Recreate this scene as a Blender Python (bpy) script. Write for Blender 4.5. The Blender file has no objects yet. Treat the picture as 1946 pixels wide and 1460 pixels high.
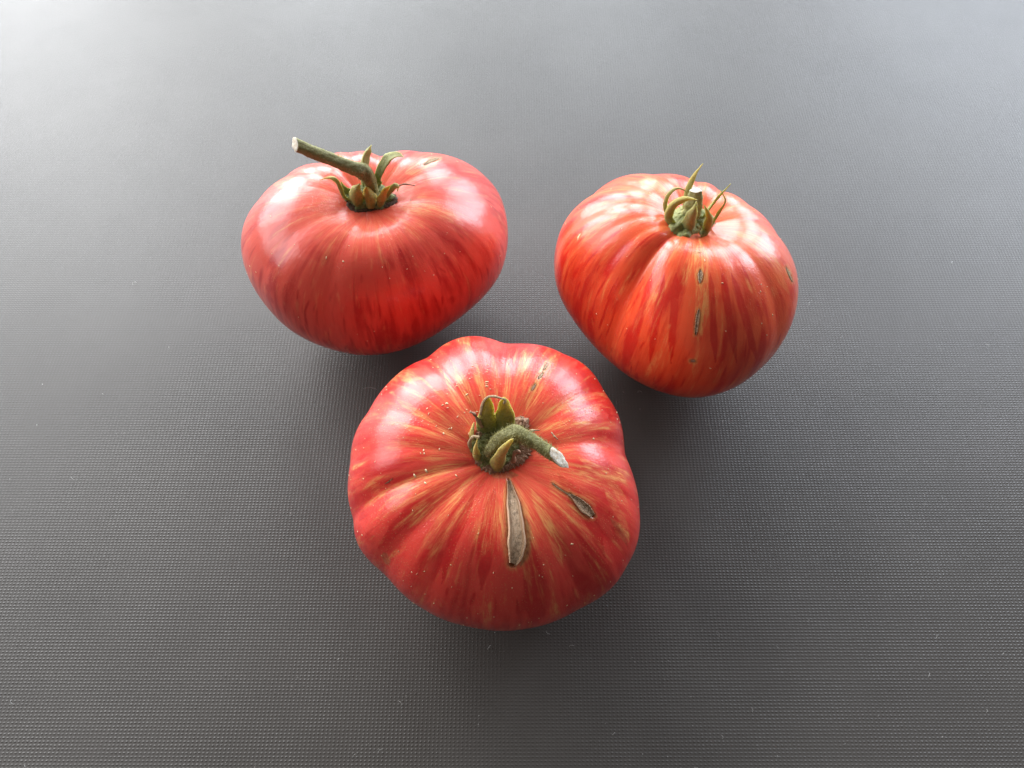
import bpy, bmesh, math, random
import numpy as np
from mathutils import Vector
from mathutils.bvhtree import BVHTree

# ------------------------------------------------------------------ camera, light, exposure
scene = bpy.context.scene
COL = scene.collection
TILT = math.radians(59.3); CAM_H = 0.30
cam_data = bpy.data.cameras.new('camera'); cam = bpy.data.objects.new('camera', cam_data); COL.objects.link(cam)
cam.location = (0, 0, CAM_H); cam.rotation_euler = (math.radians(90) - TILT, 0, 0)
cam_data.sensor_width = 36; cam_data.lens = 36 * 1440 / 1946
cam_data.clip_start = 0.01; cam_data.clip_end = 50
cam_data.dof.use_dof = True; cam_data.dof.focus_distance = 0.262; cam_data.dof.aperture_fstop = 19.0
scene.camera = cam
scene.view_settings.view_transform = 'Standard'; scene.view_settings.look = 'None'
scene.view_settings.exposure = 0.0; scene.view_settings.gamma = 1.0

world = bpy.data.worlds.new('World'); scene.world = world; world.use_nodes = True
bg = world.node_tree.nodes['Background']; bg.inputs[0].default_value = (1.0, 0.90, 0.82, 1); bg.inputs[1].default_value = 0.17

def window(name, az, el, dist, w, h, rad, color):
    """a pane of daylight: its centre at azimuth az (right of the view), elevation el, dist metres off"""
    a, e = math.radians(az), math.radians(el)
    d = Vector((math.sin(a) * math.cos(e), math.cos(a) * math.cos(e), math.sin(e)))
    l = bpy.data.lights.new(name, 'AREA'); l.shape = 'RECTANGLE'; l.size = w; l.size_y = h
    l.energy = rad * math.pi * w * h; l.color = color
    o = bpy.data.objects.new(name, l); COL.objects.link(o); o.location = d * dist + Vector((0, .15, 0))
    f = Vector((math.sin(a), math.cos(a), 0))           # panes stand upright, facing the table
    o.rotation_euler = f.to_track_quat('Z', 'Y').to_euler()
    return o
window('window_light', -84, 29, 1.9, .55, 1.20, 5.5, (.96, .98, 1))
window('window_light', -60, 28, 1.9, .60, 1.35, 9.0, (.95, .975, 1))
window('window_light', -38, 27, 1.9, .60, 1.40, 15.0, (.95, .975, 1))
window('window_light', -14, 26, 2.1, .55, 1.20, 15.5, (.90, .955, 1))
window('window_light', 8, 26, 2.1, .50, 1.20, 12.5, (.86, .93, 1))
window('window_light', 31, 25, 2.1, .55, 1.20, 11.5, (.82, .90, 1))
window('window_light', 51, 24, 2.1, .60, 1.20, 14.0, (.82, .89, 1))

# ------------------------------------------------------------------ helpers
W0, H0, FPX = 1946, 1460, 1440.0
FW = np.array([0, math.cos(TILT), -math.sin(TILT)]); UP = np.array([0, math.sin(TILT), math.cos(TILT)]); RT = np.array([1., 0, 0])
CAMP = np.array([0, 0, CAM_H])
def proj(P):
    d = P - CAMP; zc = d @ FW
    return np.stack([W0/2 + FPX*(d @ RT)/zc, H0/2 - FPX*(d @ UP)/zc], -1)
def ray(px, py): return FW + RT*(px - W0/2)/FPX + UP*(H0/2 - py)/FPX
def at(px, py, z):
    d = ray(px, py); return CAMP + d*((z - CAM_H)/d[2])
def depth(p): return float((np.asarray(p) - CAMP) @ FW)

def mesh_obj(name, verts, faces, mat, parent=None, smooth=True, attrs=None):
    me = bpy.data.meshes.new(name)
    me.from_pydata([tuple(map(float, v)) for v in verts], [], faces)
    if smooth: me.shade_smooth()
    me.materials.append(mat)
    for an, av in (attrs or {}).items():
        av = np.asarray(av, float)
        if av.ndim == 1:
            at_ = me.attributes.new(an, 'FLOAT', 'POINT'); at_.data.foreach_set('value', av)
        else:
            at_ = me.attributes.new(an, 'FLOAT_VECTOR', 'POINT'); at_.data.foreach_set('vector', av.ravel())
    o = bpy.data.objects.new(name, me); COL.objects.link(o)
    if parent: 
        o.parent = parent; o.matrix_parent_inverse = parent_world(parent).inverted()
    return o
from mathutils import Matrix
def parent_world(p):
    m = Matrix.Translation(p.location)
    return m if p.parent is None else m

class NT:
    def __init__(s, name):
        s.m = bpy.data.materials.new(name); s.m.use_nodes = True; s.t = s.m.node_tree
        s.b = s.t.nodes['Principled BSDF']
    def n(s, typ, **kw):
        nd = s.t.nodes.new(typ)
        for k, v in kw.items(): setattr(nd, k, v)
        return nd
    def put(s, sock, v):
        if isinstance(v, bpy.types.NodeSocket): s.t.links.new(v, sock)
        else: sock.default_value = v
    def math(s, op, a, b=0.0, c=None, clamp=False):
        nd = s.n('ShaderNodeMath', operation=op, use_clamp=clamp); s.put(nd.inputs[0], a); s.put(nd.inputs[1], b)
        if c is not None: s.put(nd.inputs[2], c)
        return nd.outputs[0]
    def mix(s, f, a, b, mode='MIX'):
        nd = s.n('ShaderNodeMix', data_type='RGBA', blend_type=mode); s.put(nd.inputs[0], f)
        s.put(nd.inputs[6], a if isinstance(a, bpy.types.NodeSocket) else (*a, 1)); s.put(nd.inputs[7], b if isinstance(b, bpy.types.NodeSocket) else (*b, 1))
        return nd.outputs[2]
    def attr(s, name, out='Vector'):
        return s.n('ShaderNodeAttribute', attribute_name=name).outputs[out]
    def noise(s, vec, scale, detail=3, rough=.55, out=0):
        nd = s.n('ShaderNodeTexNoise'); s.put(nd.inputs['Vector'], vec); nd.inputs['Scale'].default_value = scale
        nd.inputs['Detail'].default_value = detail; nd.inputs['Roughness'].default_value = rough
        return nd.outputs[out]
    def vor(s, vec, scale, feature='F1', out='Distance'):
        nd = s.n('ShaderNodeTexVoronoi', feature=feature); s.put(nd.inputs['Vector'], vec); nd.inputs['Scale'].default_value = scale
        return nd.outputs[out]
    def ramp(s, v, a, b, lo=0., hi=1.):
        nd = s.n('ShaderNodeMapRange', clamp=True); s.put(nd.inputs[0], v)
        for i, q in zip((1, 2, 3, 4), (a, b, lo, hi)): nd.inputs[i].default_value = q
        return nd.outputs[0]
    def vmul(s, v, k):
        nd = s.n('ShaderNodeVectorMath', operation='MULTIPLY'); s.put(nd.inputs[0], v); nd.inputs[1].default_value = k
        return nd.outputs[0]
    def bump(s, h, dist, strength=1., normal=None):
        nd = s.n('ShaderNodeBump'); s.put(nd.inputs['Height'], h); nd.inputs['Distance'].default_value = dist; nd.inputs['Strength'].default_value = strength
        if normal: s.put(nd.inputs['Normal'], normal)
        return nd.outputs[0]
    def obj(s): return s.n('ShaderNodeTexCoord').outputs['Object']
    def geo(s): return s.n('ShaderNodeNewGeometry').outputs['Position']
    def set(s, **kw):
        for k, v in kw.items(): s.put(s.b.inputs[k.replace('_', ' ')], v)

# ------------------------------------------------------------------ materials
def mat_surface():
    k = NT('dimpled_grey_plastic')
    pos = k.obj(); sep = k.n('ShaderNodeSeparateXYZ'); k.put(sep.inputs[0], pos)
    wob = k.n('ShaderNodeSeparateXYZ'); k.put(wob.inputs[0], k.noise(pos, 900, 1, .5, 1))
    X = k.math('MULTIPLY', k.math('ADD', sep.outputs[0], k.math('MULTIPLY', k.math('SUBTRACT', wob.outputs[0], .5), .0003)), 2*math.pi/.00149)
    Y = k.math('MULTIPLY', k.math('ADD', sep.outputs[1], k.math('MULTIPLY', k.math('SUBTRACT', wob.outputs[1], .5), .0003)), 2*math.pi/.00124)
    cx, sx, cy, sy = k.math('COSINE', X), k.math('SINE', X), k.math('COSINE', Y), k.math('SINE', Y)
    hx = k.math('MULTIPLY_ADD', cx, .5, .5); hy = k.math('MULTIPLY_ADD', cy, .5, .5)
    gx = k.math('POWER', hx, 1.1); gy = k.math('POWER', hy, 2.0)
    amp = k.ramp(k.noise(pos, 60, 2), .3, .7, .48, .68)
    nx = k.math('MULTIPLY', k.math('MULTIPLY', k.math('MULTIPLY', k.math('MULTIPLY', hx, sx), gy), amp), .72)
    ny = k.math('MULTIPLY', k.math('MULTIPLY', k.math('MULTIPLY', hy, sy), gx), amp)
    fine = k.n('ShaderNodeSeparateXYZ'); k.put(fine.inputs[0], k.noise(pos, 2500, 2, .6, 1))
    nx = k.math('ADD', nx, k.math('MULTIPLY', k.math('SUBTRACT', fine.outputs[0], .5), .10))
    ny = k.math('ADD', ny, k.math('MULTIPLY', k.math('SUBTRACT', fine.outputs[1], .5), .10))
    cb = k.n('ShaderNodeCombineXYZ'); k.put(cb.inputs[0], nx); k.put(cb.inputs[1], ny); cb.inputs[2].default_value = 1
    nm = k.n('ShaderNodeVectorMath', operation='NORMALIZE'); k.put(nm.inputs[0], cb.outputs[0])
    c = k.mix(k.ramp(k.noise(pos, 14, 4), .3, .7), (.060, .054, .049), (.074, .067, .061))
    dust = k.ramp(k.noise(pos, 1700, 2, .7), .70, .80)
    c = k.mix(k.math('MULTIPLY', dust, .35), c, (.35, .34, .33))
    k.set(Base_Color=c, Roughness=k.ramp(k.noise(pos, 9, 2), .3, .7, .44, .465), Normal=nm.outputs[0], IOR=1.5)
    k.b.inputs['Specular IOR Level'].default_value = .5
    return k.m

def mat_skin(name, seed, mid, deep, yel, freck=.10, crinkle=.35):
    k = NT(name)
    tone = k.n('ShaderNodeSeparateXYZ'); k.put(tone.inputs[0], k.attr('tone'))
    mer = k.attr('meridian')                      # streak space: stretched along the meridians
    off = k.n('ShaderNodeVectorMath', operation='ADD'); k.put(off.inputs[0], mer); off.inputs[1].default_value = (seed, seed*2, 0)
    mer = off.outputs[0]
    pos = k.obj()
    n1 = k.noise(mer, 9, 4, .6); n2 = k.noise(mer, 26, 4, .65); n3 = k.noise(pos, 260, 3, .6)
    y = k.math('ADD', tone.outputs[0], k.math('MULTIPLY', k.math('SUBTRACT', n1, .5), 1.0))
    y = k.math('ADD', y, k.math('MULTIPLY', k.math('SUBTRACT', n2, .5), .9))
    y = k.ramp(y, .12, 1.05)
    y = k.math('MULTIPLY', y, k.ramp(k.noise(mer, 46, 5, .7), .42, .58, .12, .78))
    d = k.math('ADD', tone.outputs[1], k.math('MULTIPLY', k.math('SUBTRACT', k.noise(mer, 14, 4, .6), .5), 1.3))
    d = k.math('ADD', d, k.math('MULTIPLY', k.math('SUBTRACT', k.noise(mer, 34, 5, .7), .5), .9))
    d = k.ramp(d, .10, .95, 0, .88)
    c = k.mix(d, mid, deep)
    c = k.mix(y, c, yel)
    # faint golden freckles under the wax
    sp = k.ramp(k.vor(pos, 1150), .16, .30, 1, 0)
    spm = k.math('MULTIPLY', sp, k.ramp(k.noise(pos, 70, 2), .42, .62))
    c = k.mix(k.math('MULTIPLY', spm, freck), c, (.80, .42, .16))
    c = k.mix(k.ramp(n3, .3, .7, 0, .10), c, (.75, .20, .10))
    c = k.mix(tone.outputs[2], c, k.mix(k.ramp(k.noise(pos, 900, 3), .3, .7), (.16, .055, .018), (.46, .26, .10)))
    h = k.math('ADD', k.math('MULTIPLY', k.noise(mer, 40, 3, .6), .42), k.math('MULTIPLY', k.noise(pos, 1400, 3, .6), crinkle))
    h = k.math('ADD', h, k.math('MULTIPLY', spm, .30))
    h = k.math('ADD', h, k.math('MULTIPLY', k.noise(pos, 160, 2), 1.2))
    bmp = k.bump(h, .00022, .55)
    k.set(Base_Color=c, Normal=bmp, Roughness=k.ramp(k.noise(mer, 30, 4), .3, .7, .30, .44), IOR=1.45)
    k.b.inputs['Specular IOR Level'].default_value = .36
    k.b.inputs['Subsurface Weight'].default_value = .18
    k.b.inputs['Subsurface Radius'].default_value = (1, .22, .08); k.b.inputs['Subsurface Scale'].default_value = .004
    k.b.inputs['Coat Weight'].default_value = .5; k.put(k.b.inputs['Coat Roughness'], k.ramp(k.noise(mer, 18, 5, .65), .35, .65, .11, .25))
    k.put(k.b.inputs['Coat Normal'], bmp)
    k.b.inputs['Sheen Weight'].default_value = .0; k.b.inputs['Sheen Roughness'].default_value = .4
    k.b.inputs['Sheen Tint'].default_value = (1, .8, .78, 1)
    return k.m

def mat_leaf(name, base, tip, fibre=500):
    k = NT(name); pos = k.obj(); a = k.attr('along', 'Fac')
    f = k.math('ADD', a, k.math('MULTIPLY', k.math('SUBTRACT', k.noise(pos, 300, 3), .5), .7))
    c = k.mix(k.ramp(f, .15, .95), base, tip)
    c = k.mix(k.ramp(k.noise(pos, 1500, 3, .7), .35, .7, 0, .4), c, (.42, .40, .20))
    c = k.mix(k.ramp(k.noise(pos, 700, 3, .6), .55, .75, 0, .55), c, (.07, .06, .02))
    h = k.math('ADD', k.noise(pos, 1800, 3, .7), k.math('MULTIPLY', k.noise(pos, 500, 2), 1.5))
    k.set(Base_Color=c, Normal=k.bump(h, .0005, .7), Roughness=.62)
    k.b.inputs['Subsurface Weight'].default_value = .30; k.b.inputs['Subsurface Radius'].default_value = (1, 1, .4); k.b.inputs['Subsurface Scale'].default_value = .002
    k.b.inputs['Sheen Weight'].default_value = .05
    return k.m
def mat_cork():
    k = NT('corky_scar'); s = k.attr('meridian'); pos = k.obj()
    n = k.noise(s, 5, 4, .65); v = k.vor(k.vmul(pos, (1500, 1500, 900)), 1.0)
    c = k.mix(k.ramp(n, .3, .7), (.90, .66, .44), (.46, .26, .14))
    c = k.mix(k.ramp(v, .1, .45, .35, 0), c, (.16, .09, .04))
    c = k.mix(k.ramp(k.noise(pos, 520, 5, .75), .48, .60, 0, .75), c, (.20, .10, .045)); c = k.mix(k.ramp(k.noise(k.vmul(s, (3.5, .8, 1)), 4, 4, .7), .55, .62, 0, .75), c, (.92, .80, .62))
    e = k.attr('along', 'Fac')
    c = k.mix(k.ramp(e, .45, .68), c, (.34, .18, .09)); c = k.mix(k.ramp(e, .66, .80), c, (.78, .52, .34)); c = k.mix(k.ramp(e, .88, 1.0), c, (.42, .16, .06))
    k.set(Base_Color=c, Roughness=.6, Normal=k.bump(k.math('ADD', k.math('MULTIPLY', n, 2.), k.noise(pos, 2200, 3)), .0004, .7))
    return k.m
def mat_plain(name, c1, c2, scale=900, rough=.6, bump=.0003):
    k = NT(name); pos = k.obj(); n = k.noise(pos, scale, 4, .65)
    k.set(Base_Color=k.mix(k.ramp(n, .35, .65), c1, c2), Roughness=rough, Normal=k.bump(n, bump, .8))
    return k.m
M_SURF = mat_surface()
M_CORK = mat_cork()
M_CUT = mat_plain('dry_cut_wood', (.95, .92, .82), (.66, .50, .34), 900, .6)
M_STEM = mat_leaf('hairy_green_stem', (.15, .135, .028), (.20, .19, .05))
M_BROWN = mat_plain('dried_brown_tissue', (.26, .13, .075), (.44, .27, .17), 1300, .7)
M_PALE = mat_plain('dried_pale_tissue', (.50, .38, .22), (.30, .19, .10), 1300, .7)
M_HAIR = mat_plain('plant_hair', (.42, .40, .16), (.30, .26, .09), 500, .6)
M_HAIR_B = mat_plain('brown_plant_hair', (.34, .17, .10), (.46, .28, .18), 500, .6)
M_DOT = mat_plain('pale_lenticel', (.95, .76, .46), (.85, .60, .34), 1500, .5)
M_CALYX_SHADE = mat_plain('painted_calyx_shade', (.05, .022, .012), (.13, .07, .035), 1300, .7)  # near-black colour standing in for the shade below the left calyx
M_STUB = mat_leaf('pale_bumpy_stem', (.32, .34, .13), (.42, .42, .20))
M_LINT = mat_plain('pale_lint', (.55, .54, .52), (.45, .44, .42), 500, .7)

# ------------------------------------------------------------------ the surface
sw = 1.6
v = [(-sw, -1.0, 0), (sw, -1.0, 0), (sw, 2.4, 0), (-sw, 2.4, 0), (-sw, -1.0, -.02), (sw, -1.0, -.02), (sw, 2.4, -.02), (-sw, 2.4, -.02)]
f = [(0, 1, 2, 3), (7, 6, 5, 4), (0, 4, 5, 1), (1, 5, 6, 2), (2, 6, 7, 3), (3, 7, 4, 0)]
tab = mesh_obj('table_surface', v, f, M_SURF, smooth=False)
tab['kind'] = 'structure'; tab['label'] = 'dark grey plastic surface covered in tiny raised dimples'

# ------------------------------------------------------------------ tomato shape
def per(u, ctrl):
    n = len(ctrl); x = (u/(2*math.pi)*n) % n; i = np.floor(x).astype(int); f = x - i
    c = np.asarray(ctrl); p0, p1, p2, p3 = c[(i-1) % n], c[i % n], c[(i+1) % n], c[(i+2) % n]
    return ((1-f)**3*p0 + (3*f**3-6*f**2+4)*p1 + (-3*f**3+3*f**2+3*f+1)*p2 + f**3*p3)/6
def surf(T, nu, nt):
    u = np.linspace(0, 2*math.pi, nu, endpoint=False); t = np.linspace(0, math.pi, nt)
    U, Tt = np.meshgrid(u, t); s = np.sin(Tt); c = np.cos(Tt)
    F = 1 + (per(U, T['F']) - 1)*np.clip(s, 0, 1)**1.2
    rr = np.clip(s, 0, 1)**.86; z = np.sign(c)*np.abs(c)**.88
    val = np.zeros_like(U)
    for (a, dep, w) in T['V']:
        du = np.abs((U - math.radians(a) + math.pi) % (2*math.pi) - math.pi)/math.radians(w)
        val += dep*np.exp(-np.sqrt(du*du + .06)**1.25 + .17)
    g = np.exp(-((Tt - 1.0)/.75)**2); R = T['R']; H = T['H']
    rho = R*rr*F*(1 - val*g*.75); zz = H*z*(1 - val*g*.7)
    zz -= T['D']*H*np.exp(-(rr*F/T['w'])**2)
    P = np.stack([rho*np.cos(U), rho*np.sin(U), zz], -1)
    ax, ay = math.radians(T['tx']), math.radians(T['ty'])
    Rx = np.array([[1, 0, 0], [0, math.cos(ax), -math.sin(ax)], [0, math.sin(ax), math.cos(ax)]])
    Ry = np.array([[math.cos(ay), 0, math.sin(ay)], [0, 1, 0], [-math.sin(ay), 0, math.cos(ay)]])
    P = P @ (Ry @ Rx).T
    P[..., 2] += -P[..., 2].min() - .06*H
    zq = P[..., 2]; P[..., 2] = np.where(zq > .03, zq, .004*np.logaddexp(0, zq/.004))
    P[..., 0] += T['x']; P[..., 1] += T['y']
    return P, U, Tt
NU, NTT = 640, 300
def grid_normals(P):
    du = np.roll(P, -1, 1) - np.roll(P, 1, 1); dt = np.gradient(P, axis=0)
    n = np.cross(dt, du); n /= np.linalg.norm(n, axis=-1, keepdims=True) + 1e-12
    n[0] = n[1].mean(0); n[-1] = n[-2].mean(0)
    return n/(np.linalg.norm(n, axis=-1, keepdims=True) + 1e-12)
def seg_dist(Q, pts):
    """distance in photo pixels of every Q to a polyline, and the position 0..1 along it"""
    pts = np.asarray(pts, float); L = np.hypot(*np.diff(pts, axis=0).T); cum = np.concatenate([[0], np.cumsum(L)])/L.sum()
    best = np.full(Q.shape[:-1], 1e9); pos = np.zeros(Q.shape[:-1]); side = np.zeros(Q.shape[:-1])
    for i in range(len(pts)-1):
        a, b = pts[i], pts[i+1]; ab = b - a
        h = np.clip(((Q - a) @ ab)/(ab @ ab), 0, 1); dv = Q - (a + h[..., None]*ab); d = np.hypot(dv[..., 0], dv[..., 1])
        m = d < best; best = np.where(m, d, best); pos = np.where(m, cum[i] + h*(cum[i+1]-cum[i]), pos)
        side = np.where(m, ab[0]*dv[..., 1] - ab[1]*dv[..., 0], side)
    return best, pos, np.sign(side)

def catmull(pts, n):
    pts = np.asarray(pts, float); m = len(pts); out = []
    for j in range(n):
        x = j/(n-1)*(m-1); i = min(int(x), m-2); f = x - i
        p0, p1, p2, p3 = pts[max(i-1, 0)], pts[i], pts[i+1], pts[min(i+2, m-1)]
        out.append(.5*((2*p1) + (-p0+p2)*f + (2*p0-5*p1+4*p2-p3)*f*f + (-p0+3*p1-3*p2+p3)*f**3))
    return np.array(out)

LEFT = dict(F=[1.1389, 1.1495, 1.2194, 1.0339, 0.8284, 0.826, 0.9808, 0.9801, 1.0714, 1.148, 1.0803, 1.0522, 0.9472, 0.9121, 0.87, 0.8764, 0.8999, 1.0046], V=[(131.4, 0.11, 8), (110.7, 0.06, 9), (87.2, 0.11, 9), (-26.7, 0.03, 14), (-109.0, 0.05, 12), (-147.6, 0.04, 14), (-60.0, 0.03, 12), (168, 0.025, 8), (152, 0.035, 7), (-88, 0.018, 9), (-42, 0.02, 10), (2, 0.03, 11), (36, 0.025, 9), (62, 0.03, 8)], R=0.0508, H=0.0376, D=0.25, w=0.36, tx=2.1118, ty=3.1877, x=-0.059, y=0.2199)
RIGHT = dict(F=[1.0381, 0.9432, 0.8398, 0.961, 0.9599, 0.9826, 1.1199, 1.083, 1.1143, 1.0189, 0.8704, 0.8043, 0.8677, 1.049, 1.1351, 1.1002, 1.0826, 1.0419], V=[(140.5, 0.05, 10), (78.3, 0.08, 9), (56.8, 0.1, 10), (4.1, 0.05, 12), (-134.5, 0.14, 9), (-69.0, 0.03, 12), (-105.6, 0.03, 14), (168, 0.045, 8), (-172, 0.02, 6), (-156, 0.03, 7), (-86, 0.02, 9), (-50, 0.045, 9), (30, 0.03, 9), (110, 0.04, 9)], R=0.0481, H=0.0393, D=0.25, w=0.36, tx=-8.2835, ty=6.5066, x=0.0682, y=0.2018)
FRONT = dict(F=[0.8926, 0.9382, 1.0241, 1.0682, 0.9757, 1.0527, 1.0172, 0.9679, 1.0331, 0.9794, 1.0765, 0.9813, 0.981, 0.9541, 0.9712, 1.0, 1.0597, 1.0054], V=[(120.9, 0.1, 10), (87.6, 0.08, 10), (38.8, 0.07, 12), (11.2, 0.07, 10), (-56.2, 0.06, 12), (-138.6, 0.08, 11), (-163.0, 0.11, 9), (-99.7, 0.03, 14), (155, 0.04, 8), (176, 0.02, 6), (62, 0.035, 8), (-14, 0.02, 9), (-34, 0.03, 8), (-78, 0.02, 10), (-118, 0.035, 9)], R=0.0539, H=0.0379, D=0.25, w=0.36, tx=8.8476, ty=2.3734, x=-0.0056, y=0.1106)
class Tomato:
    def at(s, px, py, mm, lift=.0005):
        p = at(px, py, s.z0 + mm/1000); h, nn = s.hit(px, py)
        if h is not None and np.linalg.norm(h - CAMP) < np.linalg.norm(p - CAMP): p = h + nn*lift
        return p
    def __init__(s, T, label, mat, seed):
        s.T = T; rnd = s.rnd = np.random.default_rng(seed); random.seed(seed)
        P, U, Tt = surf(T, NU, NTT)
        # slow lumps over the whole fruit
        for _ in range(26):
            d = rnd.normal(size=3); k = d/np.linalg.norm(d)*rnd.uniform(60, 170); ph = rnd.uniform(0, 6.3)
            P = P + grid_normals(P)*(np.sin(P @ k + ph)*np.sin(Tt)**.6*.00011*(120/np.linalg.norm(k)))[..., None]
        s.P, s.U, s.Tt = P, U, Tt; s.N = grid_normals(P); s.Q = proj(P)
        s.vis = ((P - CAMP)*s.N).sum(-1) < 0
        s.y = np.zeros_like(U); s.d = np.zeros_like(U); s.b = np.zeros_like(U)
        faces = []
        for j in range(NTT-1):
            a = np.arange(NU) + j*NU; bb = np.roll(a, -1)
            faces.append(np.stack([a, a+NU, bb+NU, bb], 1))
        s.faces = np.concatenate(faces)
        s.bvh = BVHTree.FromPolygons([Vector(p) for p in P.reshape(-1, 3)], s.faces.tolist())
        s.root = bpy.data.objects.new('tomato', None); COL.objects.link(s.root)
        s.root.location = (T['x'], T['y'], 0); s.root.empty_display_size = .02
        s.root['label'] = label; s.root['category'] = 'tomato'; s.root['group'] = 'striped tomatoes lying on the dimpled surface'
        s.mat = mat; s.z0 = float(P[0, 0, 2]); s.parts = []
    def hit(s, px, py):
        r = s.bvh.ray_cast(Vector(CAMP), Vector(ray(px, py)).normalized())
        return (np.array(r[0]), np.array(r[1])) if r[0] is not None else (None, None)
    def random_streaks(s, n_y, n_d, broad=None):
        rnd = s.rnd; T = s.T
        ub = np.linspace(0, 2*math.pi, NU, endpoint=False)
        for kind, n in ((0, n_y), (1, n_d), (2, 240)):
            fld = (s.y, s.d, s.d)[kind]
            for _ in range(n):
                u0 = rnd.uniform(0, 2*math.pi)
                if kind == 2: wd0, L, t0 = rnd.uniform(.005, .013), rnd.uniform(.12, .4), rnd.uniform(.9, 2.3)
                else: wd0 = None; L = rnd.uniform(.10, .75)*(1.3 if kind else 1); t0 = rnd.uniform(.18, 2.3)
                wd = (rnd.uniform(.006, .022) if kind == 0 else rnd.uniform(.012, .05)); wd = wd0 or wd; wd /= max(.35, math.sin(min(t0 + L/2, 2.8)))
                st = rnd.uniform(.12, .55) if kind == 0 else rnd.uniform(.2, .65)*(1.5 if kind == 2 else 1); slant = rnd.normal()*.02
                j0 = max(0, int((t0 - .1)/math.pi*NTT)); j1 = min(NTT, int((t0 + L + .1)/math.pi*NTT))
                if j1 <= j0 + 2: continue
                tt = s.Tt[j0:j1]; a = (tt - t0)/L
                env = np.clip(np.minimum(a/.25, (1-a)/.35), 0, 1)
                wv = wd*(.35 + .65*np.sin(np.clip(a, 0, 1)*math.pi))
                du = (s.U[j0:j1] - u0 - slant*a + .003*np.sin(a*5 + u0*7) + math.pi) % (2*math.pi) - math.pi
                fld[j0:j1] += st*env*np.exp(-(np.abs(du)/wv)**2.4)
        s.y += .40*np.exp(-((s.Tt - .28)/.30)**2)                       # paler shoulder round the stem
        s.d += .25*np.exp(-((s.Tt - 1.9)/.7)**2)
    def paint(s, pts, w, y=0, d=0, b=0, soft=.5, taper=True):
        D, pos, _ = seg_dist(s.Q, pts)
        ww = w*(np.clip(np.minimum((pos+.02)/.18, (1.02-pos)/.25), .15, 1) if taper else 1)
        m = np.clip((1 - D/ww)/soft, 0, 1)*s.vis; m = m*m*(3-2*m)
        s.y += .62*y*m; s.d += d*m; s.b = np.maximum(s.b, b*m)
        if y < 0: pass
    def scar(s, pts, w, carve=.0008, rim=.0004, mat=None, name='scar', n=40, m=12, halo=.45):
        """a cork-filled split: its own patch in a hollow of the skin. w: half width in photo pixels at points 0..1"""
        D, pos, side = seg_dist(s.Q, pts)
        wf = np.interp(pos, np.linspace(0, 1, len(w)), w)
        q = D/np.maximum(wf, .5)
        dep = np.clip(1.15 - q, 0, 1)*s.vis*carve*1.6
        s.P = s.P - s.N*dep[..., None]
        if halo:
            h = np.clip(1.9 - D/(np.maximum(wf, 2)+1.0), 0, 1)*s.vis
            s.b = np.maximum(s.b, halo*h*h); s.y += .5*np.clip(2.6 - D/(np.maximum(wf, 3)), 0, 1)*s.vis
        c = catmull(pts, n); wsm = catmull([(x_, 0) for x_ in w], n)[:, 0]; V, F, al, me = [], [], [], []
        for i in range(n):
            tg = c[min(i+1, n-1)] - c[max(i-1, 0)]; tg /= np.hypot(*tg) + 1e-9; nr = np.array([-tg[1], tg[0]])
            wi = wsm[i]
            wi *= 1 + .05*math.sin(i*17/n + w[0]) + .03*math.sin(i*31/n)
            for j in range(m+1):
                x = j/m*2 - 1; pp = c[i] + nr*wi*x
                h, nn = s.hit(*pp)
                if h is None: h, nn = s.hit(*c[i])
                prof = .05*carve + rim*math.exp(-((abs(x)-.80)/.16)**2) - .0004*max(0, abs(x)-.88)/.12*2 + .00010*math.sin(i*1.7+j*2.1)
                V.append(h + nn*prof); al.append(abs(x)); me.append((x*2.6*max(w)/12, i/(n-1)*2.0, w[0]))
        for i in range(n-1):
            for j in range(m):
                a = i*(m+1)+j; F.append((a, a+1, a+m+2, a+m+1))
        s.parts.append((name, V, F, mat or M_CORK, {'along': al, 'meridian': me}))
    def finish(s, kfreq=6.0):
        P = s.P.reshape(-1, 3); loc = np.array([s.T['x'], s.T['y'], 0])
        mer = np.stack([np.cos(s.U), np.sin(s.U), s.Tt*.16], -1).reshape(-1, 3)
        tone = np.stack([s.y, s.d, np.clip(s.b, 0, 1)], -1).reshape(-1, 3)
        o = mesh_obj('skin', P, s.faces.tolist(), s.mat, s.root, attrs={'meridian': mer, 'tone': tone})
        for (nm, V, F, m, at_) in s.parts: mesh_obj(nm, V, F, m, s.root, attrs=at_)
        return o
    def lenticels(s, spots, nrand):
        """tiny corky dots and dashes, real raised bits, joined as one part"""
        V, F = [], []; rnd = s.rnd
        items = [(px, py, l, w, a) for (px, py, l, w, a) in spots]
        cen = proj(s.P[0, :1])[0]
        for _ in range(nrand):
            j = int(rnd.triangular(.10, .26, .62)*NTT); i = rnd.integers(NU); p = s.Q[j, i]
            if not s.vis[j, i]: continue
            items.append((p[0], p[1], rnd.uniform(.9, 2.4), rnd.uniform(.6, 1.1), math.degrees(math.atan2(p[1]-cen[1], p[0]-cen[0])) + rnd.normal()*25 + (90 if rnd.random() < .6 else 0)))
        for (px, py, l, w, a) in items:
            h, nn = s.hit(px, py)
            if h is None: continue
            a = math.radians(a); sc = depth(h)/FPX
            e = RT*math.cos(a) - UP*math.sin(a); e = e - nn*(e @ nn); e /= np.linalg.norm(e); g = np.cross(nn, e)
            b = len(V); K = 8
            for q in range(K):
                an = q/K*2*math.pi; V.append(h + e*math.cos(an)*l*sc + g*math.sin(an)*w*sc - nn*.00012)
            for q in range(K):
                an = q/K*2*math.pi; V.append(h + e*math.cos(an)*l*sc*.6 + g*math.sin(an)*w*sc*.6 + nn*.00016)
            for q in range(K): F.append((b+q, b+(q+1) % K, b+K+(q+1) % K, b+K+q))
            F.append(tuple(range(b+K, b+2*K)))
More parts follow.
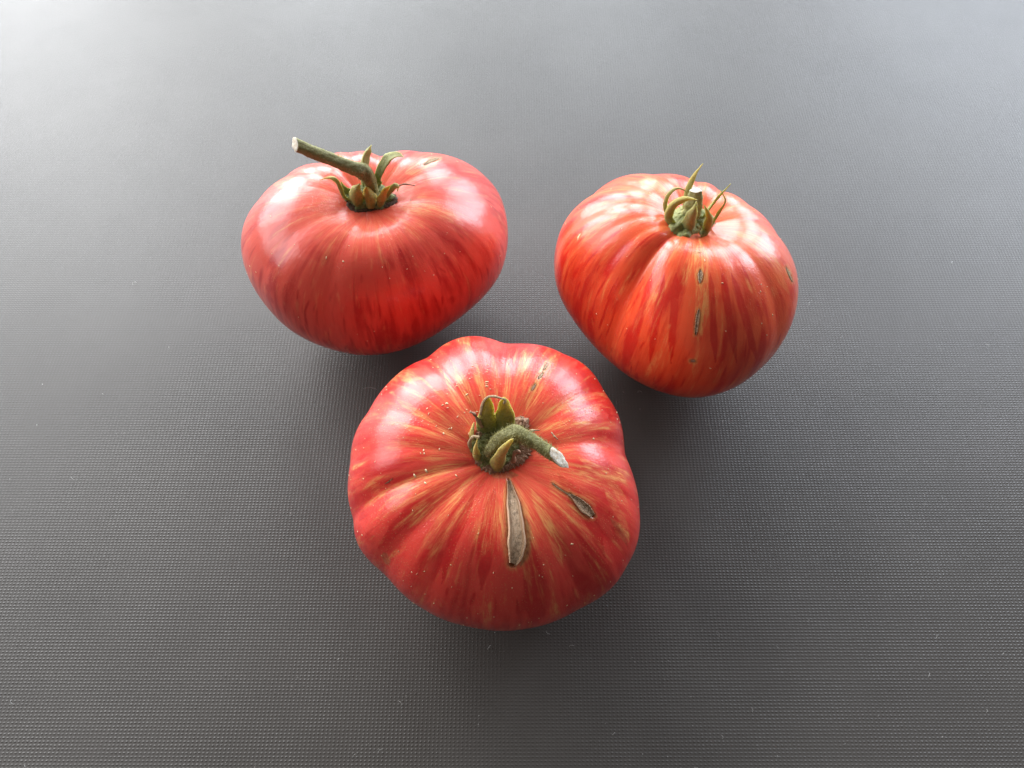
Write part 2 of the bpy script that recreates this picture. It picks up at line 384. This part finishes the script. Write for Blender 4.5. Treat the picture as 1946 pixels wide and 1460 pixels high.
        o = mesh_obj('lenticels', V, F, M_DOT, s.root); o['kind'] = 'stuff'; return o

# ------------------------------------------------------------------ plant bits
def frames(c, hint):
    n = len(c); out = []
    for i in range(n):
        t = c[min(i+1, n-1)] - c[max(i-1, 0)]; t /= np.linalg.norm(t) + 1e-12
        h = hint if np.ndim(hint) == 1 else hint[i]
        sd = np.cross(t, h); 
        if np.linalg.norm(sd) < .15 and out: sd = out[-1][1]
        sd = sd - t*(sd @ t); sd /= np.linalg.norm(sd) + 1e-12
        if out and sd @ out[-1][1] < 0: sd = -sd
        out.append((t, sd, np.cross(sd, t)))
    return out
def sepal(tom, pts, wpx, mat, centre, arch=.35, thick=.26, twist=0, face=.7, n=26, shape='leaf', parent=None, name='sepal', fuzz=0, wob=.06):
    """one sepal: a pointed, arched, solid blade. pts: (px, py, mm above the stem pit)"""
    c = catmull([tom.at(p[0], p[1], p[2]) for p in pts], n)
    rng = tom.rnd; sc = np.mean([depth(q) for q in c])/FPX
    hint = []
    for i in range(n):
        o = c[i] - centre; o[2] = 0; o /= np.linalg.norm(o) + 1e-9
        hint.append(o*.9 + np.array([0, 0, .35]) + face*(CAMP - c[i])/np.linalg.norm(CAMP - c[i]))
    fr = frames(c, hint); K = 14; V, F, al = [], [], []
    ph = rng.uniform(0, 6.3)
    for i in range(n):
        a = i/(n-1)
        if shape == 'leaf': w = (.55 + .45*math.sin(min(a/.42, 1)*math.pi/2))*(1 - max(0, (a-.35)/.65)**1.35)
        elif shape == 'claw': w = (1 - a)**.62
        else: w = 1 - .45*a
        w = max(w, .05)*wpx*.5*sc*(1 + wob*math.sin(a*17 + ph)); t, sd, nn = fr[i]
        tw = twist*a + .25*math.sin(a*4 + ph); sd2 = sd*math.cos(tw) + nn*math.sin(tw); nn2 = np.cross(sd2, t)
        th = max(w*thick, .00012)
        for q in range(K):
            an = q/K*2*math.pi; x = math.cos(an); yv = math.sin(an)
            r = c[i] + sd2*x*w + nn2*(yv*th*(1 + .5*(1-abs(x))) - arch*w*(x*x)) 
            V.append(r + rng.normal(size=3)*.00003); al.append(a)
    for i in range(n-1):
        for q in range(K):
            A = i*K+q; B = i*K+(q+1) % K; F.append((A, B, B+K, A+K))
    F.append(tuple(range(K))[::-1]); F.append(tuple((n-1)*K+q for q in range(K)))
    o = mesh_obj(name, V, F, mat, parent or tom.root, attrs={'along': al})
    return o, c
def hairs(tom, name, roots, dirs, length, mat, parent, width=.00005):
    V, F = [], []; rng = tom.rnd
    for p, d in zip(roots, dirs):
        d = d + rng.normal(size=3)*.45; d /= np.linalg.norm(d); L = length*rng.uniform(.4, 1.2)
        sd = np.cross(d, rng.normal(size=3)); sd /= np.linalg.norm(sd); bend = rng.normal(size=3)*.3
        m = p + d*L*.55; e = p + (d + bend)*L; b = len(V); w = width
        V += [p - sd*w, p + sd*w, m + sd*w*.7, m - sd*w*.7, e]; F += [(b, b+1, b+2, b+3), (b+3, b+2, b+4)]
    o = mesh_obj(name, V, F, mat, parent, smooth=False); o['kind'] = 'stuff'; return o
def stem(tom, pts, rad, cut_dir=None, mat=None, n=40, K=22, nh=500, hl=.0011, ridge=.06):
    """pts: (px, py, mm above pit); rad: radii in mm along it; the cut end is its own sub-part"""
    c = catmull([at(p[0], p[1], tom.z0 + p[2]/1000) for p in pts], n); fr = frames(c, np.array([.2, -.3, 1.]))
    rng = tom.rnd; V, F, al = [], [], []; roots, dirs = [], []
    ends = c[-1]; axis = fr[-1][0]; cn = axis if cut_dir is None else np.asarray(cut_dir, float)/np.linalg.norm(cut_dir)
    for i in range(n):
        a = i/(n-1); r = np.interp(a, np.linspace(0, 1, len(rad)), rad)/1000; t, sd, nn = fr[i]
        for q in range(K):
            an = q/K*2*math.pi
            rr = r*(1 + ridge*math.sin(an*5 + a*3) + .03*math.sin(an*3 + a*25) + .035*rng.normal() + .04*math.sin(a*31 + an*2))
            dv = sd*math.cos(an) + nn*math.sin(an); p = c[i] + dv*rr
            if i >= n-8:                                   # trim against the plane of the cut
                over = (p - ends) @ cn
                if over > 0 or i == n-1: p = p - t*(over/(t @ cn))
            V.append(p); al.append(a)
    for i in range(n-1):
        for q in range(K): A = i*K+q; B = i*K+(q+1) % K; F.append((A, B, B+K, A+K))
    F.append(tuple(range(K))[::-1])
    so = mesh_obj('stem', V, F, mat or M_STEM, tom.root, attrs={'along': al})
    ring = np.array(V[-K:]); ctr = ring.mean(0); CV = [ctr + cn*.00012]
    for f_ in (.55, .93, 1.0): CV += [ctr + (x-ctr)*f_ + cn*(.00016 if f_ < 1 else .0) + rng.normal(size=3)*.00005 for x in ring]
    CF = [(0, 1+q, 1+(q+1) % K) for q in range(K)]
    for l in range(2):
        for q in range(K): A = 1+l*K+q; B = 1+l*K+(q+1) % K; CF.append((A, A+K, B+K, B))
    mesh_obj('cut_end', CV, CF, M_CUT, so)
    for _ in range(nh):
        i = rng.integers(0, n-3); q = rng.integers(K); p = np.array(V[i*K+q]); roots.append(p); dirs.append((p - c[i])/(np.linalg.norm(p-c[i])+1e-9))
    hairs(tom, 'stem_hair', roots, dirs, hl, M_HAIR, so)
    return so, c
def receptacle(tom, c_px, r_px, rise, mat, lobes=6, ph=0., nh=900, hl=.0009, hollow=0., hairmat=None, name='calyx_base'):
    """the fleshy hairy disc the sepals grow from; it follows the pit of the fruit. r_px: half widths in photo pixels, rise in mm"""
    K, L = 72, 14; V, F, al = [], [], []; rng = tom.rnd; roots, dirs = [], []
    for l in range(L+1):
        a = l/L
        for q in range(K):
            an = q/K*2*math.pi; ed = 1 + a*(.10*math.cos(lobes*an + ph) + .05*math.sin(an*2+1) + .03*rng.normal())
            h, nn = tom.hit(c_px[0] + r_px[0]*a*ed*math.cos(an), c_px[1] - r_px[1]*a*ed*math.sin(an))
            up = rise*((1 - a**2.2)*(1 - hollow*math.exp(-(a/.45)**2))) + .35*(1 - a**8) + .22*math.sin(an*7 + a*9)*math.sin(a*math.pi) + .16*math.sin(an*13 - a*15)*math.sin(a*math.pi) - (.5 if l == L else 0)
            p = h + (nn*.5 + np.array([0, 0, .5]))*up/1000 + rng.normal(size=3)*.00008*(l > 0)
            V.append(p); al.append(.1 + .4*rng.random())
            if l > 1: roots.append(p); dirs.append(nn + .6*a*np.array([math.cos(an), math.sin(an), 0]))
    for l in range(L):
        for q in range(K): A = l*K+q; B = l*K+(q+1) % K; F.append((A, A+K, B+K, B))
    o = mesh_obj(name, V, F, mat, tom.root, attrs={'along': al})
    idx = rng.integers(0, len(roots), nh)
    hairs(tom, 'base_hair', [roots[i] for i in idx], [dirs[i] for i in idx], hl, hairmat or M_HAIR, o)
    return o

# ================================================================== LEFT TOMATO
GREEN = mat_leaf('sepal_green', (.22, .25, .060), (.44, .40, .14))
OLIVE = mat_leaf('sepal_olive_yellow', (.21, .23, .035), (.52, .38, .06))
ORANGE = mat_leaf('sepal_orange', (.28, .26, .035), (.66, .36, .035))
YELLOW = mat_leaf('sepal_yellow', (.34, .30, .050), (.74, .50, .15))
GREEN_GOLD = mat_leaf('sepal_green_to_gold', (.10, .14, .020), (.66, .46, .05))  # dark green at the base, gold at the tip
DARKG = mat_leaf('calyx_dark_green', (.13, .16, .030), (.20, .23, .05))

A = Tomato(LEFT, 'dusky red back left tomato with a long green stem slanting up leftwards', mat_skin('skin_dusky_red', 3.1, (.80, .088, .058), (.50, .008, .010), (.92, .42, .17)), 11)
A.random_streaks(330, 380)
A.paint([(770, 330), (800, 315), (840, 300)], 14, y=.9)
A.paint([(520, 352), (545, 345), (570, 342)], 14, y=.8)
A.paint([(760, 395), (830, 400), (880, 425)], 16, y=.7)
A.scar([(806, 313), (818, 306), (834, 301)], [1, 3, 3, 1], .0003, .0002, M_PALE, halo=.15)
A.finish()
A.lenticels([(620, 490, 4, 1.2, 100), (652, 497, 2.2, 2, 0), (780, 380, 2, 1, 0)], 40)
ca = at(708, 372, A.z0 + .002)
receptacle(A, (702, 376), (46, 25), 3.0, DARKG, 6, nh=900, hl=.0008)
receptacle(A, (703, 380), (50, 25), .4, M_CALYX_SHADE, 3, nh=300, hl=.0007, hairmat=M_HAIR_B, name='calyx_shade_disc')  # dark disc added as painted shadow under the calyx
for pts, w, m, kw in [
    ([(690, 352, 3), (689, 325, 9), (693, 300, 15), (699, 285, 19), (706, 276, 21)], 31, GREEN, {}),
    ([(715, 352, 3), (724, 326, 9), (736, 306, 14), (748, 297, 16), (760, 295, 16), (767, 299, 14)], 25, GREEN, {}),
    ([(668, 372, 2), (655, 362, 5), (648, 345, 8)], 18, DARKG, {}),
    ([(668, 385, 2), (653, 374, 5), (646, 359, 8), (640, 346, 11), (631, 338, 12), (620, 338, 11), (610, 342, 9)], 12, OLIVE, {}),
    ([(680, 394, 1), (675, 375, 6), (677, 360, 10), (684, 349, 12)], 31, OLIVE, dict(arch=.5)),
    ([(702, 396, 1), (702, 378, 5), (698, 364, 8), (695, 355, 10)], 27, ORANGE, dict(arch=.5)),
    ([(730, 382, 2), (743, 364, 7), (751, 354, 9), (757, 356, 8), (755, 364, 6)], 14, GREEN, {}),
    ([(722, 393, 1), (727, 378, 5), (733, 363, 9), (742, 353, 11)], 21, ORANGE, {}),
    ([(745, 364, 5), (757, 354, 7), (770, 350, 7), (789, 353, 6)], 4, M_BROWN, dict(shape='thread', thick=.6, wob=.4))]:
    sepal(A, pts, w, m, ca, **kw)
stem(A, [(715, 384, 1), (709, 364, 5), (702, 344, 10), (692, 328, 13.5), (676, 321, 15.5), (640, 307, 18), (600, 291, 21), (561, 275, 24)], [2.5, 2.2, 2.3, 3.1, 3.1, 2.5, 2.45, 2.4, 2.5], cut_dir=(-.80, -.42, .45), nh=700, hl=.0009)

# ================================================================== RIGHT TOMATO
B = Tomato(RIGHT, 'orange red back right tomato with curled sepals round a short upright stub', mat_skin('skin_orange_red', 7.7, (.88, .105, .032), (.64, .010, .006), (.95, .45, .14)), 23)
B.random_streaks(330, 380)
B.paint([(1330, 455), (1332, 500), (1334, 560), (1334, 640)], 15, y=1.1, soft=.3)
B.paint([(1326, 640), (1322, 690), (1318, 720)], 8, y=.6)
B.paint([(1395, 440), (1440, 460), (1475, 505), (1500, 560)], 15, y=.7)
B.paint([(1180, 400), (1140, 430), (1100, 465)], 10, y=.7)
B.paint([(1215, 345), (1245, 350), (1270, 375)], 12, y=.8)
for k_, (x0, x1) in enumerate([(1285, 1275), (1262, 1235), (1240, 1195), (1372, 1400), (1390, 1440), (1350, 1360)]):
    B.paint([(x0, 520), ((x0+x1)/2, 600), (x1, 690)], 9, d=.8)
B.scar([(1331, 513), (1331, 524), (1330, 538)], [1, 5, 4.5, 1], .0004, .00025, halo=.3)
B.scar([(1328, 588), (1325, 612), (1322, 637)], [1, 3.6, 3.8, 3.5, 1], .0004, .00025, halo=.3)
B.scar([(1313, 686), (1321, 687)], [2, 3, 3, 1.5], .0002, .0001, M_BROWN, n=10, m=6)
B.scar([(1494, 508), (1500, 522), (1506, 536)], [.8, 2.4, 2.4, .8], .0002, .0002, M_PALE, n=16, m=6, halo=.2)
B.finish()
B.lenticels([(1329, 480, 5, .8, 0), (1339, 495, 4, .8, 90), (1373, 538, 3, 1, 10), (1468, 599, 3, 1, 90), (1350, 700, 3, 1, 20), (1100, 450, 8, 2.5, -45)], 40)
cb = at(1311, 422, B.z0 + .003)
receptacle(B, (1311, 421), (43, 29), 4.5, GREEN, 3, nh=900, hl=.0006)
for pts, w, m, kw in [
    ([(1298, 412, 3), (1301, 385, 9), (1306, 358, 16), (1319, 332, 21), (1336, 311, 25)], 22, OLIVE, dict(arch=.5)),
    ([(1274, 420, 1), (1263, 397, 7), (1266, 375, 12), (1279, 360, 16), (1293, 358, 17), (1309, 367, 16)], 11, GREEN, dict(arch=.5)),
    ([(1334, 420, 2), (1345, 402, 6), (1362, 380, 12), (1376, 364, 16), (1389, 349, 20)], 12, GREEN, dict(arch=.5)),
    ([(1350, 432, 1), (1359, 418, 5), (1370, 400, 9), (1379, 383, 14), (1375, 370, 17), (1368, 361, 19)], 9, GREEN, dict(arch=.5)),
    ([(1292, 444, 1), (1277, 432, 3), (1267, 412, 8), (1276, 391, 13), (1293, 381, 16), (1310, 378, 18), (1325, 380, 19)], 20, OLIVE, dict(arch=.6)),
    ([(1303, 450, 1), (1307, 436, 5), (1313, 416, 11), (1319, 400, 15), (1324, 383, 18)], 27, GREEN, dict(arch=.6)),
    ([(1332, 451, 1), (1343, 439, 4), (1349, 421, 9), (1346, 405, 13), (1338, 390, 16)], 20, OLIVE, dict(arch=.6))]:
    sepal(B, pts, w, m, cb, **kw)
stem(B, [(1308, 426, -1), (1311, 412, 3), (1316, 396, 8), (1320, 378, 13), (1322, 362, 17)], [3.6, 3.4, 3.3, 2.9, 2.2], cut_dir=(0, .40, 1), mat=M_STUB, ridge=.10, nh=600, hl=.0006)

# ================================================================== FRONT TOMATO
C = Tomato(FRONT, 'largest tomato nearest the viewer with a long brown corky split below its bent stem', mat_skin('skin_pink_red', 5.3, (.82, .056, .040), (.60, .007, .010), (.94, .46, .15), .22, .48), 37)
C.random_streaks(560, 560)
for p, w in [([(905, 820), (870, 760), (845, 715)], 9), ([(925, 790), (915, 730), (905, 690)], 7), ([(960, 780), (965, 720), (968, 670)], 7),
             ([(1000, 780), (1030, 715), (1065, 672)], 15), ([(1015, 800), (1090, 760), (1160, 745)], 9), ([(1010, 815), (1090, 805), (1160, 815)], 9),
             ([(885, 880), (800, 905), (720, 970)], 12), ([(900, 900), (850, 970), (790, 1060)], 10), ([(1010, 930), (1040, 990), (1070, 1080)], 12),
             ([(1100, 870), (1160, 910), (1200, 980)], 12), ([(880, 840), (800, 790), (740, 745)], 9), ([(720, 720), (760, 712), (800, 720)], 16),
             ([(1150, 930), (1180, 980), (1195, 1030)], 10)]:
    C.paint(p, w, y=.8)
for p, w in [([(940, 930), (925, 1030), (915, 1120)], 18), ([(900, 940), (860, 1030), (840, 1110)], 12), ([(1060, 900), (1120, 980), (1150, 1060)], 14),
             ([(860, 850), (790, 835), (740, 835)], 12), ([(1100, 690), (1130, 730), (1160, 790)], 16), ([(870, 910), (780, 970), (720, 1040)], 14), ([(1000, 1080), (1010, 1140), (1010, 1180)], 12)]:
    C.paint(p, w, d=1.0)
C.paint([(1160, 985), (1180, 1010), (1192, 1035)], 6, b=.35)
C.paint([(728, 1050), (740, 1075)], 8, b=.4)
C.paint([(1000, 985), (1004, 1020), (1001, 1050), (988, 1078)], 11, b=.9, soft=1.0, taper=True)  # brown band painted in as the shadow beside the long split
C.paint([(930, 898), (950, 903), (985, 903)], 9, b=.55)
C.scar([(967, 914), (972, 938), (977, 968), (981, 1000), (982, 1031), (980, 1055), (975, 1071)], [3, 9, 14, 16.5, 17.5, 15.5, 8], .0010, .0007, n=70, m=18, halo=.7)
C.scar([(1084, 940), (1098, 952), (1112, 966), (1126, 980)], [3, 5, 8.5, 10, 9, 5], .0007, .0005, n=40, m=12)
C.scar([(1050, 919), (1062, 928), (1074, 936), (1086, 943)], [1.2, 1.6, 1.3, 3], .0002, .0002, M_PALE, n=24, m=6)
C.scar([(1041, 690), (1037, 697), (1033, 703)], [1, 3.2, 1], .0003, .0002, n=12, m=6, halo=.6)
C.scar([(1032, 708), (1028, 714), (1023, 719)], [1, 3, 1], .0003, .0002, n=12, m=6, halo=.6)
C.scar([(1018, 730), (1014, 736), (1011, 741)], [1, 2.6, 1], .0003, .0002, n=12, m=6, halo=.5)
C.scar([(731, 920), (738, 916), (746, 909)], [.5, 1.2, .5], .0001, .0002, M_PALE, n=12, m=6, halo=0)
C.finish()
rr = random.Random(5); sp = [(788, 904, 5, 2.4, 60), (810, 895, 5, 2.4, 60), (808, 918, 4, 2, 50), (867, 904, 4, 1.4, 45), (843, 824, 2, 3, 0), (925, 726, 5, 1.5, -15), (925, 734, 4, 1.4, -5), (887, 750, 4, 1.3, -35), (870, 729, 4, 1.2, -30), (849, 767, 3.5, 2.5, 10), (1128, 834, 2.5, 2.5, 0), (1087, 1034, 4, 1.8, 10), (805, 856, 1.5, 3, 0), (806, 862, 1.5, 2.5, 0), (835, 854, 1.3, 3, 0)]
for _ in range(30):
    a = rr.uniform(200, 265); r = rr.uniform(62, 190); sp.append((945 + r*math.cos(math.radians(a)), 850 + r*math.sin(math.radians(a))*.85, rr.uniform(1.2, 3.6), rr.uniform(.7, 1.3), a + 90 + rr.uniform(-20, 20)))
C.lenticels(sp, 110)
cc = at(945, 850, C.z0 + .003)
receptacle(C, (941, 852), (45, 43), 3.2, DARKG, 6, .4, nh=2600, hl=.0010, hollow=.4)
# torn brown collar round the pit
def collar(tom, c_px, r0, r1, z, arcs):
    V, F, al = [], [], []; rng = tom.rnd; K = 150; roots, dirs = [], []
    for q in range(K):
        an = q/K*2*math.pi
        ex = 1 + .06*math.sin(an*3+1) + .03*rng.normal()
        for a0, wd, amt in arcs: ex += amt*math.exp(-(((an - math.radians(a0) + math.pi) % (2*math.pi) - math.pi)/math.radians(wd))**2)
        for l in range(5):
            a = l/4; r = r0 + (r1*ex - r0)*a
            h, nn = tom.hit(c_px[0] + r*math.cos(an), c_px[1] - r*.86*math.sin(an))
            p = h + nn*(.0009*math.sin(a*math.pi) + .00045*rng.random() - (.0004 if l == 4 else 0))
            V.append(p); al.append(a); roots.append(p); dirs.append(nn + .5*np.array([math.cos(an), math.sin(an), 0]))
    for q in range(K):
        for l in range(4): A_ = q*5+l; B_ = ((q+1) % K)*5+l; F.append((A_, A_+1, B_+1, B_))
    o = mesh_obj('dried_collar', V, F, M_BROWN, tom.root, smooth=False)
    idx = rng.integers(0, len(roots), 3200); hairs(tom, 'collar_hair', [roots[i] for i in idx], [dirs[i] for i in idx], .0011, M_HAIR_B, o, .00005)
collar(C, (948, 850), 36, 58, 0, [(52, 16, .55), (-90, 25, -.05), (150, 40, -.12), (-20, 25, .08)])
for pts, w, m, kw in [
    ([(926, 835, 2), (924, 808, 7), (925, 785, 12), (927, 766, 16), (928, 755, 18)], 46, GREEN_GOLD, dict(shape='claw', arch=.2, face=2.5, thick=.14)),
    ([(955, 835, 2), (958, 808, 7), (959, 785, 12), (958, 768, 16), (957, 755, 18)], 52, GREEN_GOLD, dict(shape='claw', arch=.2, face=2.5, thick=.14)),
    ([(913, 788, 11), (917, 768, 15), (925, 756, 18), (937, 753, 19), (949, 756, 19), (960, 760, 18), (957, 768, 17)], 8, M_PALE, dict(shape='thread', thick=.5, wob=.15)),
    ([(916, 812, 7), (907, 797, 10), (901, 787, 12), (893, 783, 13)], 9, M_BROWN, dict(shape='thread', thick=.6, wob=.3)),
    ([(905, 845, 2), (896, 832, 4), (896, 817, 7), (901, 803, 9)], 22, YELLOW, dict(arch=.6)),
    ([(892, 852, 2), (892, 840, 5), (899, 830, 8), (911, 831, 9)], 10, M_PALE, dict(shape='thread', thick=.4, wob=.2)),
    ([(913, 882, 0), (905, 868, 3), (903, 853, 6), (907, 834, 10)], 19, YELLOW, dict(arch=.6)),
    ([(944, 892, 0), (949, 875, 5), (959, 855, 12), (975, 834, 18)], 36, YELLOW, dict(arch=.45, shape='claw', face=1.2)),
    ([(978, 880, 2), (977, 866, 5), (984, 857, 7), (989, 862, 6)], 10, M_BROWN, dict(shape='thread', wob=.3)),
    ([(992, 815, 5), (994, 800, 7), (989, 790, 8)], 12, M_BROWN, dict(wob=.3)),
    ([(1000, 823, 5), (1012, 818, 6), (1026, 818, 6)], 6, M_PALE, dict(wob=.3)),
    ([(1048, 822, 3.5), (1054, 830, 3), (1060, 836, 3)], 4, M_PALE, dict(wob=.3))]:
    sepal(C, pts, w, m, cc, **kw)
# the dark hairy stalk, its knuckle and the slanting cut
stem(C, [(930, 862, 3), (940, 848, 7), (960, 831, 11), (984, 825, 13), (1008, 836, 13), (1034, 852, 12.5), (1062, 871, 12)], [2.0, 2.2, 2.5, 3.0, 2.4, 2.15, 2.05, 2.0], cut_dir=(.55, -.19, .85), nh=2200, hl=.0011)

# ------------------------------------------------------------------ lint and dust
def lint():
    rng = np.random.default_rng(4); V, F = [], []
    def fibre(p, L, a, w, curl):
        b = len(V); n = 7; x, y = p[0], p[1]
        for i in range(n):
            sx, sy = -math.sin(a)*w, math.cos(a)*w; z = .0007 + .0004*math.sin(i/(n-1)*math.pi)
            V.extend([(x-sx, y-sy, z), (x+sx, y+sy, z), (x, y, z+w*1.5)]); x += math.cos(a)*L/(n-1); y += math.sin(a)*L/(n-1); a += curl/(n-1)
        for i in range(n-1):
            for q in range(3): A_ = b+i*3+q; B_ = b+i*3+(q+1) % 3; F.append((A_, B_, B_+3, A_+3))
    for _ in range(80):
        px, py = rng.uniform(0, W0), rng.uniform(500, H0); p = at(px, py, 0); fibre(p, rng.uniform(.0005, .0022), rng.uniform(0, 6.3), .00005, rng.normal()*1.5)
    for _ in range(130):
        px, py = rng.uniform(0, W0), rng.uniform(650, H0); p = at(px, py, 0); fibre(p, rng.uniform(.0002, .0004), rng.uniform(0, 6.3), .00010, 0)
    fibre(at(690, 741, 0), .0065, .35, .00005, -.9)
    o = mesh_obj('dust', V, F, M_LINT, smooth=False); o['kind'] = 'stuff'; o['label'] = 'scattered pale lint fibres and dust specks on the grey surface'; o['category'] = 'dust'
lint()
